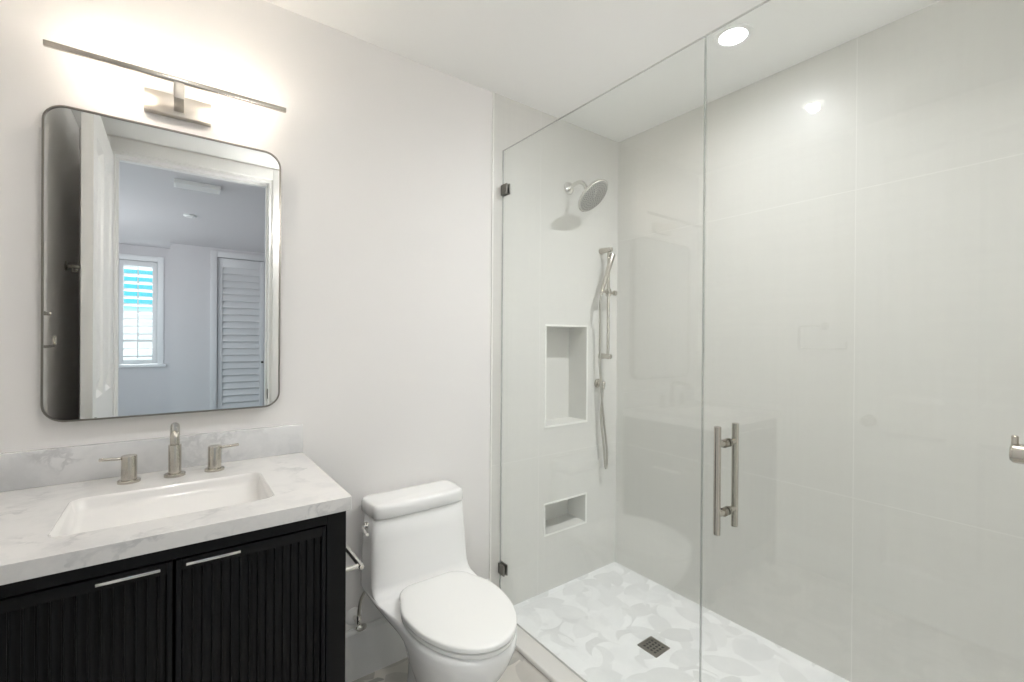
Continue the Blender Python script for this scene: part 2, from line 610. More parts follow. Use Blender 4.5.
prof = [(y0, 0.0), (y0, 0.184), (y0 + 0.003, 0.189), (y0 + 0.010, 0.197), (y0 + 0.011, 0.2), (D + 0.003, 0.2), (D + 0.003, 0.0)]
rings(b, [[(x, y, z) for y, z in prof] for x in (0.376, XT - 0.007)])
struct('baseboard_back', b, M['trim'], smooth=False)
b = nb(); box(b, L, L + 0.0135, 0.02, D, 0.0, 0.2, 0.003)
struct('baseboard_left', b, M['trim'])

# door casing, jambs and stop (seen in the mirror)
b = nb()
cw = 0.078
for (x0, x1, z0, z1) in ((DX0 - cw, DX0 - 0.004, 0, DZ + cw), (DX1 + 0.004, DX1 + cw, 0, DZ + cw), (DX0 - 0.004, DX1 + 0.004, DZ + 0.004, DZ + cw)):
    for (y0, y1) in ((0.0, 0.014), (-0.136, -0.12)):
        box(b, x0, x1, y0, y1, z0, z1, 0.003)
trim1 = struct('trim_1', b, M['trim'])
BASE[trim1.name] = Vector((0, 0, 0))
b = nb()
box(b, DX0 - 0.004, DX0 + 0.016, -0.121, 0.001, 0, DZ)
box(b, DX1 - 0.016, DX1 + 0.004, -0.121, 0.001, 0, DZ)
box(b, DX0 + 0.016, DX1 - 0.016, -0.121, 0.001, DZ - 0.016, DZ + 0.004)
box(b, DX0 + 0.016, DX0 + 0.028, -0.10, -0.055, 0, DZ - 0.016)
box(b, DX1 - 0.028, DX1 - 0.016, -0.10, -0.055, 0, DZ - 0.016)
box(b, DX0 + 0.028, DX1 - 0.028, -0.10, -0.055, DZ - 0.028, DZ - 0.016)
jamb = struct('door_frame', b, M['trim'], trim1)
b = nb(); box(b, DX1 - 0.018, DX1 - 0.0155, -0.048, -0.015, 0.93, 1.0, 0.001)
struct('strike_plate', b, M['brass_dark'], jamb)

# open panelled door standing along the left wall (seen in the mirror)
def panel_door(name, x0, x1, y0, y1, z0, z1):
    b = nb()
    box(b, x0 + 0.017, x1 - 0.017, y0 + 0.05, y1 - 0.05, z0 + 0.05, z1 - 0.05)
    st = 0.112
    ym = (y0 + y1) / 2
    rails = [(z0, z0 + 0.22), (z0 + 0.90, z0 + 1.06), (z1 - 0.14, z1)]
    for (a, c) in ((y0, y0 + st), (ym - 0.05, ym + 0.05), (y1 - st, y1)):
        box(b, x0, x1, a, c, z0, z1)
    for (a, c) in rails:
        box(b, x0, x1, y0 + st, ym - 0.05, a, c)
        box(b, x0, x1, ym + 0.05, y1 - st, a, c)
    # raised fields with sloping edges
    for (a, c) in ((y0 + st, ym - 0.05), (ym + 0.05, y1 - st)):
        for (zl, zh) in ((rails[0][1], rails[1][0]), (rails[1][1], rails[2][0])):
            for sgn, xs in ((1, x1), (-1, x0)):
                def rr(ins, dep):
                    return [(xs - sgn * dep, a + ins, zl + ins), (xs - sgn * dep, c - ins, zl + ins),
                            (xs - sgn * dep, c - ins, zh - ins), (xs - sgn * dep, a + ins, zh - ins)]
                rings(b, [rr(0.0, 0.0), rr(0.008, 0.006), rr(0.024, 0.0165)], False, False)
                rings(b, [rr(0.036, 0.0165), rr(0.085, 0.002)], False, True)
    return struct(name, b, M['trim'], smooth=False)
door1 = panel_door('door_1', -0.340, -0.299, 0.016, 0.830, 0.012, 2.445)
BASE[door1.name] = Vector((0, 0, 0))
b = nb()
for sgn, xs in ((1, -0.299), (-1, -0.340)):
    lathe(b, (xs, 0.765, 0.96), (sgn, 0, 0), [(0, 0.030), (0.006, 0.030), (0.008, 0.012), (0.03, 0.012), (0.036, 0.025), (0.05, 0.027), (0.06, 0.018)])
obj('door_handle', b, M['nickel'], door1)

# ------------------------------------------------------------------ the bedroom beyond (seen in the mirror)
BX0, BX1, CY, WY, CX = -1.60, 2.154, -3.65, -4.13, -0.057
b = nb(); box(b, BX0 - 0.1, BX1 + 0.1, WY - 0.12, -0.13, -0.1, -0.005)
struct('floor_bedroom', b, M['carpet'])
b = nb(); box(b, BX0 - 0.1, BX1 + 0.1, WY - 0.12, -0.12, CEIL, CEIL + 0.1)
struct('ceiling_bedroom', b, M['bedwall'])
b = nb(); bounds_wall(b, [(0.45, 1.015, 0.0, 2.447)], 0, CX, BX1, -0.1, CEIL, CY - 0.10, 0.10)
box(b, CX, CX + 0.1, WY, CY - 0.10, -0.1, CEIL)
struct('wall_bedroom_closet', b, M['bedwall'])
b = nb(); bounds_wall(b, [(-0.60, -0.195, 1.0, 2.37)], 0, BX0, CX + 0.1, -0.1, CEIL, WY - 0.12, 0.12)
struct('wall_bedroom_far', b, M['bedwall'])
b = nb(); bounds_wall(b, [(-2.75, -1.65, 0.9, 2.3)], 1, WY, -0.13, -0.1, CEIL, BX0 - 0.1, 0.1)
struct('wall_bedroom_side', b, M['bedwall'])
b = nb(); box(b, BX1, BX1 + 0.1, WY, -0.13, -0.1, CEIL)
struct('wall_bedroom_right', b, M['bedwall'])
b = nb(); box(b, CX + 0.1, BX1, CY - 0.6, CY - 0.5, -0.1, CEIL)
struct('wall_closet_inside', b, M['bedwall'])

# window with plantation shutter
b = nb()
yo = WY
for (x0, x1, z0, z1) in ((-0.665, -0.60, 1.0, 2.44), (-0.195, -0.13, 1.0, 2.44), (-0.60, -0.195, 2.37, 2.44)):
    box(b, x0, x1, yo - 0.02, yo + 0.018, z0, z1, 0.003)
win = struct('window_1', b, M['shutter'])
BASE[win.name] = Vector((0, 0, 0))
b = nb(); box(b, -0.69, -0.105, yo - 0.02, yo + 0.045, 0.965, 1.0, 0.004)
obj('window_sill', b, M['shutter'], win)
b = nb()
for (x0, x1, z0, z1) in ((-0.598, -0.545, 1.004, 2.366), (-0.250, -0.197, 1.004, 2.366), (-0.545, -0.250, 1.004, 1.06), (-0.545, -0.250, 2.30, 2.366), (-0.545, -0.250, 1.30, 1.33)):
    box(b, x0, x1, yo - 0.045, yo - 0.012, z0, z1, 0.002)
shut = obj('shutter_panel', b, M['shutter'], win)
b = nb()
z = 1.10
while z < 2.285:
    if abs(z - 1.315) > 0.05:
        # blade tilted so that its outer edge hangs low
        a = math.radians(24)
        c, s = math.cos(a), math.sin(a)
        hw = 0.042
        p = []
        for k in range(12):
            t = 2 * PI * k / 12
            uu, vv = hw * math.cos(t), 0.0045 * math.sin(t)
            p.append((uu * c - vv * s, uu * s + vv * c))
        rings(b, [[(x, yo - 0.030 + q[0], z + q[1]) for q in p] for x in (-0.544, -0.251)])
    z += 0.098
obj('louver', b, M['shutter'], shut)
b = nb(); box(b, -0.404, -0.392, yo + 0.012, yo + 0.022, 1.08, 2.28, 0.002)
obj('tilt_rod', b, M['shutter'], shut)
b = nb(); box(b, -0.60, -0.195, yo - 0.100, yo - 0.096, 1.0, 2.37)
obj('pane', b, M['glass'], win, smooth=False)

# added unseen window: a bare sash around the opening for the bedroom fill
b = nb()
for (a, c, z0, z1) in ((-2.75, -2.70, 0.9, 2.3), (-1.70, -1.65, 0.9, 2.3), (-2.70, -1.70, 0.9, 0.95), (-2.70, -1.70, 2.25, 2.3)):
    box(b, BX0 - 0.06, BX0 - 0.02, a, c, z0, z1, 0.003)
struct('window_added', b, M['shutter'])

# louvred closet door
b = nb()
y0, y1 = CY - 0.045, CY - 0.01
lx0, lx1, lz = 0.456, 1.009, 2.44
st = 0.052
box(b, lx0, lx0 + st, y0, y1, 0.015, lz, 0.003)
box(b, lx1 - st, lx1, y0, y1, 0.015, lz, 0.003)
for (z0, z1) in ((0.015, 0.2), (lz - 0.12, lz)):
    box(b, lx0 + st, lx1 - st, y0, y1, z0, z1, 0.002)
door2 = struct('door_2', b, M['closet'])
BASE[door2.name] = Vector((0, 0, 0))
b = nb()
z = 0.245
a = math.radians(62)
while z < lz - 0.135:
    c, s = math.cos(a), math.sin(a)
    p = []
    for (uu, vv) in ((-0.052, -0.005), (0.052, -0.005), (0.052, 0.005), (-0.052, 0.005)):
        p.append((-(uu * c) + vv * s, uu * s + vv * c))
    rings(b, [[(x, (y0 + y1) / 2 + q[0] * 0.55, z + q[1]) for q in p] for x in (lx0 + st, lx1 - st)])
    z += 0.0925
obj('louver', b, M['closet'], door2, smooth=False)
b = nb(); lathe(b, (0.985, y1, 1.02), (0, 1, 0), [(0, 0.008), (0.012, 0.008), (0.016, 0.016), (0.026, 0.016), (0.03, 0.008)], 16)
obj('door_knob', b, M['brass_dark'], door2)
b = nb()
for (x0, x1, z0, z1) in ((0.37, 0.447, 0, 2.525), (1.018, 1.095, 0, 2.525), (0.447, 1.018, 2.448, 2.525)):
    box(b, x0, x1, CY, CY + 0.016, z0, z1, 0.003)
struct('trim_2', b, M['closet'])

# ceiling register and detector in the bedroom
t = thing('ceiling_vent', (0.135, -0.75, CEIL), 'long white ceiling vent in the bedroom ceiling, seen in the mirror', 'vent')
b = nb()
plate_with_hole(b, rrect(0.135, -0.75, 0.15, 0.07, 0.004, 2), rrect(0.135, -0.75, 0.135, 0.055, 0.003, 2), lambda u, v: (u, v, CEIL), (0, 0, -0.03))
obj('vent_frame', b, M['trim'], t, smooth=False)
b = nb()
for k in range(6):
    yy = -0.795 + k * 0.018
    box(b, 0.0, 0.27, yy - 0.006, yy + 0.006, CEIL - 0.028, CEIL - 0.024)
obj('vent_slat', b, M['trim'], t, smooth=False)
t = thing('smoke_detector', (0.11, -1.88, CEIL), 'small round white smoke detector on the bedroom ceiling, seen in the mirror', 'smoke detector')
b = nb(); lathe(b, (0.11, -1.88, CEIL), (0, 0, -1), [(0, 0.055), (0.010, 0.055), (0.012, 0.048), (0.018, 0.044), (0.020, 0.03)])
obj('housing', b, M['trim'], t)
b = nb(); lathe(b, (0.135, -1.88, CEIL - 0.0175), (0, 0, -1), [(0, 0.005), (0.004, 0.004)], 12)
obj('indicator', b, M['rubber'], t)

# ------------------------------------------------------------------ vanity cabinet
def vanity():
    t = thing('vanity_cabinet', (0, 1.53, 0), 'black vanity cabinet with two reeded doors under the marble counter', 'cabinet')
    X, YF, YB, ZB, ZT = 0.373, 1.246, 1.812, 0.0, 0.9015
    b = nb()
    box(b, X - 0.018, X, YF + 0.02, YB, ZB, ZT)                   # side panels
    box(b, -X, -X + 0.018, YF + 0.02, YB, ZB, ZT)
    box(b, -X + 0.018, X - 0.018, YB - 0.012, YB, 0.1, ZT)        # back
    box(b, -X + 0.018, X - 0.018, YF + 0.02, YB - 0.012, 0.10, 0.118)
    box(b, -X + 0.018, X - 0.018, YF + 0.06, YF + 0.075, 0.0, 0.1)  # toe board
    obj('carcass', b, M['black'], t, smooth=False)
    b = nb()
    box(b, X - 0.050, X, YF, YF + 0.0205, ZB, ZT, 0.0015)          # stiles and rails
    box(b, -X, -X + 0.050, YF, YF + 0.0205, ZB, ZT, 0.0015)
    box(b, -X + 0.050, X - 0.050, YF, YF + 0.0205, 0.872, ZT, 0.001)
    box(b, -X + 0.050, X - 0.050, YF, YF + 0.0205, 0.10, 0.14, 0.001)
    obj('face_frame', b, M['black'], t, smooth=False)
    for sgn in (1, -1):
        x0, x1 = (0.003, X - 0.053) if sgn > 0 else (-X + 0.053, -0.003)
        z0, z1 = 0.144, 0.868
        b = nb()
        # solid top / bottom / side margins with a reeded field between
        mg, zt, yb = 0.010, 0.024, YF + 0.024
        box(b, x0, x0 + mg, YF - 0.002, yb, z0, z1, 0.001)
        box(b, x1 - mg, x1, YF - 0.002, yb, z0, z1, 0.001)
        box(b, x0 + mg, x1 - mg, YF - 0.002, yb, z1 - zt, z1, 0.001)
        box(b, x0 + mg, x1 - mg, YF - 0.002, yb, z0, z0 + zt, 0.001)
        n = 16
        w = (x1 - x0 - 2 * mg) / n
        pr = []
        for k in range(n):
            xx = x0 + mg + k * w
            pr.append((xx, YF + 0.0075))
            for q in range(9):                                        # slim round bead between wide shallow flutes
                s = q / 8 * PI
                pr.append((xx + (0.12 - 0.08 * math.cos(s)) * w, YF + 0.0068 - 0.0062 * math.sin(s)))
            for q in range(1, 6):
                s = q / 6
                pr.append((xx + (0.20 + 0.80 * s) * w, YF + 0.0068 + 0.0022 * math.sin(s * PI)))
        pr.append((x1 - mg, YF + 0.010))
        pr += [(x1 - mg, yb), (x0 + mg, yb)]
        rings(b, [[(x, y, z) for x, y in pr] for z in (z0 + zt - 0.001, z1 - zt + 0.001)])
        d = obj('door', b, M['black'], t, angle=25)
        hx0, hx1 = (0.021, 0.125) if sgn > 0 else (-0.128, -0.024)
        b = nb()
        box(b, hx0, hx1, YF - 0.020, YF - 0.012, 0.8585, 0.8650, 0.001)
        box(b, hx0 + 0.004, hx1 - 0.004, YF - 0.0125, YF - 0.0015, 0.860, 0.864)
        obj('handle', b, M['chrome'], d, label='slim chrome bar pull')
vanity()

# ------------------------------------------------------------------ countertop, sink, faucet
CT, CB, CF, CR = 0.940, 0.9025, 1.229, 0.3825
t = thing('vanity_countertop', (0, 1.52, CB), 'white and grey marble vanity counter with a low backsplash along the wall', 'countertop')
b = nb()
HX, HY0, HY1 = 0.216, 1.336, 1.622
outer = [(-CR, CF), (CR, CF), (CR, D + 0.003), (-CR, D + 0.003)]
hole = rrect(0, (HY0 + HY1) / 2, HX, (HY1 - HY0) / 2, 0.028, 6)
plate_with_hole(b, outer, hole, lambda u, v: (u, v, CT), (0, 0, CB - CT))
slab = obj('slab', b, M['marble'], t, angle=30)
mod = slab.modifiers.new('bevel', 'BEVEL')
mod.width, mod.segments, mod.limit_method, mod.angle_limit = 0.0018, 2, 'ANGLE', math.radians(50)
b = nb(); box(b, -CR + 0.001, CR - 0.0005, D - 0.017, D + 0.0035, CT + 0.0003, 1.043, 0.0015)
obj('backsplash', b, M['marble_shaded'], t)

t = thing('sink', (0, 1.479, 0.78), 'white rectangular sink basin with a sloping floor sunk in the marble counter', 'sink')
b = nb()
yc, hy = (HY0 + HY1) / 2, (HY1 - HY0) / 2
def depth(y):
    k = (HY1 - y) / (HY1 - HY0)
    return 0.026 + 0.095 * max(0.0, min(1.0, k))
rs = []
for ins, k, r in ((-0.001, 0.02, 0.026), (0.001, 0.0, 0.026), (0.003, 0.02, 0.026), (0.006, 0.30, 0.026), (0.010, 0.70, 0.026), (0.014, 0.90, 0.027), (0.020, 0.98, 0.028), (0.030, 1.0, 0.028), (0.08, 1.0, 0.02)):
    rs.append([(x, y, CT + 0.0002 - k * depth(y)) for x, y in rrect(0, yc, HX - ins, hy - ins, r, 8)])
rings(b, rs, False, True)
basin = obj('basin', b, M['sink'], t, angle=60)
sm = basin.modifiers.new('thick', 'SOLIDIFY')
sm.thickness, sm.offset = 0.0006, -1
b = nb(); lathe(b, (0, HY0 + 0.055, CT - depth(HY0 + 0.055) + 0.0005), (0, -0.095, 0.286), [(0, 0.022), (0.002, 0.022), (0.003, 0.018), (0.0025, 0.008)], 24)
obj('drain', b, M['nickel'], t)

t = thing('faucet', (0, 1.722, CT), 'brushed nickel widespread faucet with tall spout and two lever handles behind the sink', 'faucet')
b = nb()
FY = 1.722
lathe(b, (0, FY, CT), (0, 0, 1), [(0, 0.027), (0.007, 0.027), (0.009, 0.025), (0.010, 0.0165), (0.093, 0.0165), (0.096, 0.0155), (0.0965, 0.0125)], 32)
obj('spout_collar', b, M['nickel'], t)
b = nb()
pth = [(0, FY, CT + 0.09), (0, FY, CT + 0.134)]
for k in range(1, 9):
    a = k / 8 * PI / 2
    pth.append((0, FY - 0.02 * (1 - math.cos(a)), CT + 0.134 + 0.02 * math.sin(a)))
pth += [(0, FY - 0.06, CT + 0.153), (0, FY - 0.105, CT + 0.147)]
for k in range(1, 7):
    a = k / 6 * PI / 2
    pth.append((0, FY - 0.105 - 0.012 * math.sin(a), CT + 0.147 - 0.012 * (1 - math.cos(a))))
pth.append((0, FY - 0.117, CT + 0.121))
tube(b, pth, 0.0118, 24)
obj('spout', b, M['nickel'], t)
for sgn, hx in ((-1, -0.107), (1, 0.102)):
    b = nb()
    lathe(b, (hx, FY, CT), (0, 0, 1), [(0, 0.027), (0.006, 0.027), (0.008, 0.025), (0.009, 0.0185), (0.075, 0.0185), (0.078, 0.0175)], 32)
    h = obj('handle', b, M['nickel'], t)
    b = nb()
    rod(b, (hx + sgn * 0.012, FY, CT + 0.0705), (hx + sgn * 0.066, FY, CT + 0.0735), 0.0042, 16)
    obj('lever', b, M['nickel'], h)

# ------------------------------------------------------------------ mirror
t = thing('wall_mirror', (0, D, 1.12), 'tall mirror with rounded corners in a thin metal frame above the vanity', 'mirror')
MX, MZ0, MZ1, MY = 0.301, 1.119, 2.021, 1.793
zc, hz = (MZ0 + MZ1) / 2, (MZ1 - MZ0) / 2
b = nb()
plate_with_hole(b, rrect(0, zc, MX, hz, 0.052, 10), rrect(0, zc, MX - 0.0045, hz - 0.0045, 0.047, 10), lambda u, z: (u, MY, z), (0, 0.033, 0))
obj('mirror_frame', b, M['frame'], t, angle=40)
b = nb()
rings(b, [[(u, y, z) for u, z in rrect(0, zc, MX - 0.005, hz - 0.005, 0.047, 10)] for y in (MY + 0.004, MY + 0.014)])
obj('mirror_glass', b, M['mirror'], t, angle=40)

# ------------------------------------------------------------------ vanity light
t = thing('vanity_light', (0.005, D, 2.10), 'slim metal bar wall light with a small rectangular plate above the mirror', 'wall light')
b = nb(); box(b, -0.081, 0.092, 1.798, D + 0.0035, 2.070, 2.135, 0.0015)
obj('back_plate', b, M['satin'], t)
BY = 1.700
b = nb(); box(b, -0.007, 0.019, BY - 0.005, 1.7985, 2.084, 2.132, 0.001)
obj('arm', b, M['satin'], t)
b = nb(); box(b, -0.283, 0.299, BY - 0.006, BY + 0.006, 2.132, 2.146, 0.001)
bar = obj('bar', b, M['nickel'], t)
for (x0, x1) in ((-0.24, -0.04), (0.06, 0.26)):  # strips added on the bar top to brighten the ceiling
    b = nb(); box(b, x0, x1, BY - 0.0045, BY + 0.0045, 2.1440, 2.1462)
    obj('added_uplight', b, M['led'], bar, label='added glowing strip in the top of the bar, brightening the ceiling')
for (x0, x1) in ((-0.19, -0.10), (0.115, 0.205)):
    b = nb(); box(b, x0, x1, BY + 0.0062, BY + 0.0082, 2.1335, 2.1445)
    obj('diffuser', b, M['led'], bar, label='glowing strip facing the wall')

# ------------------------------------------------------------------ toilet
TX = 0.792
def toilet():
    t = thing('toilet', (TX, 1.50, 0), 'white one-piece toilet with closed lid between vanity and shower', 'toilet')
    def outline(yb, yf, wb, ym, wm, rb=0.03, pf=2.0, ys=None, n=14, round_side=False):
        """half outline from back centre to front centre, mirrored; 4 zones with fixed counts"""
        ys = ys if ys is not None else yb - 0.17
        half = []
        for k in range(4):                                   # back edge
            half.append(((wb - rb) * k / 4, yb))
        for k in range(6):                                   # back corner
            a = k / 5 * PI / 2
            half.append((wb - rb + rb * math.sin(a), yb - rb + rb * math.cos(a)))
        for k in range(1, 5):                                # side
            half.append((wb, yb - rb + (ys - yb + rb) * k / 4))
        for k in range(1, n + 1):                            # ease to bowl width
            s = k / n
            e = math.sin(s * PI / 2) if round_side else s * s * (3 - 2 * s)
            half.append((wb + (wm - wb) * e, ys + (ym - ys) * s))
        for k in range(1, n + 5):                            # front curve
            a = k / (n + 4) * PI / 2
            half.append((wm * math.cos(a) ** (2 / pf) if k < n + 4 else 0.0, ym - (ym - yf) * math.sin(a) ** (2 / 2.1)))
        return half + [(-x, y) for x, y in half[-2:0:-1]]
    def ring(z, *a, **k):
        return [(TX + x, y, z) for x, y in outline(*a, **k)]
    b = nb()
    R = [
        ring(0.000, 1.640, 1.33, 0.100, 1.45, 0.118, 0.06),
        ring(0.012, 1.643, 1.325, 0.103, 1.45, 0.121, 0.06),
        ring(0.060, 1.630, 1.315, 0.092, 1.45, 0.110, 0.06),
        ring(0.150, 1.625, 1.27, 0.088, 1.44, 0.112, 0.06),
        ring(0.220, 1.640, 1.21, 0.100, 1.42, 0.138, 0.06),
        ring(0.280, 1.665, 1.165, 0.112, 1.40, 0.162, 0.06),
        ring(0.320, 1.700, 1.142, 0.128, 1.38, 0.170, 0.06),
        ring(0.346, 1.752, 1.132, 0.160, 1.37, 0.176, 0.06),
        ring(0.364, 1.788, 1.127, 0.188, 1.36, 0.178, 0.05),
        ring(0.380, 1.803, 1.125, 0.199, 1.36, 0.178, 0.05),
        ring(0.394, 1.808, 1.128, 0.206, 1.36, 0.176, 0.05),
        ring(0.401, 1.808, 1.140, 0.206, 1.36, 0.166, 0.05),
        ring(0.4015, 1.808, 1.30, 0.206, 1.42, 0.170, 0.05),
        ring(0.402, 1.808, 1.560, 0.206, 1.60, 0.200, 0.05, ys=1.70, pf=3.6),
        ring(0.406, 1.808, 1.592, 0.206, 1.622, 0.203, 0.05, ys=1.71, pf=4),
        ring(0.416, 1.808, 1.612, 0.206, 1.640, 0.2045, 0.05, ys=1.72, pf=4.5),
        ring(0.440, 1.808, 1.626, 0.2055, 1.654, 0.2050, 0.05, ys=1.73, pf=5),
        ring(0.500, 1.808, 1.634, 0.2035, 1.662, 0.2035, 0.05, ys=1.73, pf=5),
        ring(0.600, 1.808, 1.642, 0.1990, 1.670, 0.1995, 0.05, ys=1.735, pf=5),
        ring(0.674, 1.808, 1.648, 0.1930, 1.676, 0.1945, 0.05, ys=1.74, pf=5),
        ring(0.678, 1.806, 1.652, 0.1890, 1.680, 0.1905, 0.05, ys=1.74, pf=5),
        ring(0.679, 1.800, 1.662, 0.1800, 1.690, 0.1800, 0.05, ys=1.74, pf=5),
    ]
    rings(b, R)
    obj('body', b, M['porcelain'], t, angle=60)
    b = nb()
    def lid(z, g):
        return ring(z, 1.810 + g, 1.640 - g, 0.199 + g, 1.668, 0.193 + g, 0.03, ys=1.740, pf=4.5)
    rings(b, [lid(0.6835, -0.016), lid(0.6835, -0.003), lid(0.6855, 0.0), lid(0.718, 0.0), lid(0.727, -0.002), lid(0.7315, -0.006), lid(0.734, -0.013), lid(0.735, -0.026)])
    obj('tank_lid', b, M['porcelain'], t, angle=60)
    def egg(z, g, yb=1.585, rb=0.075):
        return ring(z, yb + g, 1.116 - g, 0.148 + g, 1.40, 0.181 + g, rb, ys=1.515, round_side=True)
    b = nb()
    rings(b, [egg(0.4025, -0.012), egg(0.404, -0.005), egg(0.409, -0.0025), egg(0.4185, -0.0025), egg(0.4200, -0.006), egg(0.4205, -0.016)])
    obj('seat', b, M['seatplastic'], t, angle=60)
    b = nb()
    rings(b, [egg(0.4245, -0.016), egg(0.4245, -0.003), egg(0.426, 0.0), egg(0.4365, 0.0), egg(0.4395, -0.002), egg(0.4412, -0.006), egg(0.4425, -0.02), egg(0.4433, -0.045), egg(0.4437, -0.062)])
    obj('seat_lid', b, M['seatplastic'], t, angle=60)
    for s in (-1, 1):
        b = nb()
        rod(b, (TX + s * 0.075 - 0.02, 1.598, 0.414), (TX + s * 0.075 + 0.02, 1.598, 0.414), 0.010, 16)
        obj('seat_hinge', b, M['seatplastic'], t)
    b = nb()
    fx, fy, fz = TX - 0.1965, 1.728, 0.640
    lathe(b, (fx + 0.004, fy, fz), (-1, 0, 0), [(0, 0.016), (0.008, 0.016), (0.010, 0.009), (0.020, 0.009)], 20)
    pts = [(fx - 0.014, fy, fz), (fx - 0.017, fy - 0.02, fz - 0.002), (fx - 0.017, fy - 0.055, fz - 0.010)]
    tube(b, smooth_path(pts, 6), 0.006, 12, None)
    obj('flush_lever', b, M['chrome'], t)
    b = nb(); lathe(b, (TX - 0.118, 1.60, 0.03), (-1, 0, 0), [(0, 0.012), (0.004, 0.012), (0.01, 0.006)], 16)
    obj('bolt_cap', b, M['porcelain'], t)
toilet()

# ------------------------------------------------------------------ supply valve, paper holder
t = thing('water_valve', (0.578, D, 0.25), 'chrome shut-off valve on the wall behind the toilet, low beside the vanity', 'valve')
b = nb(); lathe(b, (0.578, D + 0.0035, 0.25), (0, -1, 0), [(0, 0.034), (0.003, 0.034), (0.009, 0.026), (0.011, 0.010)], 28)
obj('escutcheon', b, M['porcelain'], t)
b = nb()
rod(b, (0.578, D - 0.006, 0.25), (0.578, D - 0.075, 0.25), 0.008, 16)
rod(b, (0.578, D - 0.060, 0.245), (0.578, D - 0.060, 0.285), 0.010, 16)
obj('valve_body', b, M['chrome'], t)
b = nb()
rs = []
for dy, k in ((0.0, 0.5), (0.003, 0.9), (0.008, 1.0), (0.013, 0.9), (0.016, 0.5)):
    rs.append([(0.581 + 0.022 * k * math.cos(2 * PI * i / 24), D - 0.073 - dy, 0.247 + 0.014 * k * math.sin(2 * PI * i / 24)) for i in range(24)])
rings(b, rs)
obj('valve_handle', b, M['chrome'], t)
b = nb(); tube(b, smooth_path([(0.578, D - 0.060, 0.28), (0.579, D - 0.062, 0.31), (0.586, D - 0.062, 0.345), (0.605, D - 0.06, 0.375)], 8), 0.006, 14)
obj('supply_hose', b, M['hose'], t)

t = thing('toilet_paper_holder', (0.373, 1.45, 0.65), 'nickel toilet paper holder arm on the side of the black vanity', 'paper holder')
b = nb()
lathe(b, (0.3725, 1.385, 0.667), (1, 0, 0), [(0, 0.022), (0.006, 0.022), (0.008, 0.019)], 24)
obj('mount', b, M['nickel'], t)
b = nb(); rod(b, (0.380, 1.385, 0.667), (0.452, 1.385, 0.667), 0.0075, 18)
arm = obj('arm', b, M['chrome'], t)
b = nb(); rod(b, (0.458, 1.372, 0.667), (0.458, 1.535, 0.667), 0.0085, 18)
obj('roller_bar', b, M['chrome'], arm)

# ------------------------------------------------------------------ shower glass
def pane(bm, y0, y1, z0, z1):
    fs = box(bm, G - 0.005, G + 0.005, y0, y1, z0, z1)
    bm.faces.ensure_lookup_table()
    for f in bm.faces:
        f.normal_update()
        if abs(f.normal.x) < 0.5:
            f.material_index = 1
GT = 2.2951
t = thing('shower_screen', (G, 1.29, 0.024), 'fixed clear glass screen clamped to the tiled wall beside the toilet', 'glass screen')
b = nb(); pane(b, 0.7590, D - 0.004, 0.0255, GT)
obj('glass_panel', b, [M['glass'], M['glass_edge']], t, smooth=False)
for z in (2.098, 0.237):
    b = nb()
    for s in (-1, 1):
        xa, xb = (G - 0.0125, G - 0.0053) if s < 0 else (G + 0.0053, G + 0.0125)
        box(b, xa, xb, D - 0.050, D - 0.001, z - 0.026, z + 0.026, 0.002)
    box(b, G - 0.0055, G + 0.0055, D - 0.0038, D - 0.001, z - 0.02, z + 0.02)
    obj('wall_clamp', b, M['nickel_dark'], t)

t = thing('shower_door', (G, 0.38, 0.03), 'clear glass shower door with a vertical bar pull handle', 'shower door')
b = nb(); pane(b, 0.012, 0.7565, 0.032, GT)
dg = obj('glass_panel', b, [M['glass'], M['glass_edge']], t, smooth=False)
HYD, HZ0, HZ1 = 0.682, 0.810, 1.119
for s, nm in ((-1, 'outer'), (1, 'inner')):
    b = nb()
    bx = G + s * 0.050
    rod(b, (bx, HYD, HZ0), (bx, HYD, HZ1), 0.0098, 22, 0.001)
    h = obj('pull_handle', b, M['nickel'], t)
    b = nb()
    for z in (0.866, 1.066):
        lathe(b, (G + s * 0.0052, HYD, z), (s, 0, 0), [(0, 0.0125), (0.003, 0.0125), (0.0035, 0.0085), (0.006, 0.0085), (0.0065, 0.0125), (0.0095, 0.0125), (0.010, 0.0085), (0.045, 0.0085)], 22)
    obj('standoff', b, M['nickel'], h)
    b = nb()
    for z in (0.866, 1.066):
        lathe(b, (G + s * 0.0086, HYD, z), (s, 0, 0), [(0, 0.0105), (0.0026, 0.0105)], 20)
    obj('washer', b, M['rubber'], h, label='dark rubber washer')
for z in (2.03, 0.28):
    b = nb()
    for s in (-1, 1):
        xa, xb = (G - 0.017, G - 0.0053) if s < 0 else (G + 0.0053, G + 0.017)
        box(b, xa, xb, 0.012, 0.066, z - 0.045, z + 0.045, 0.002)
    box(b, G - 0.025, G + 0.025, 0.0, 0.010, z - 0.045, z + 0.045, 0.002)
    obj('hinge', b, M['nickel_dark'], t)

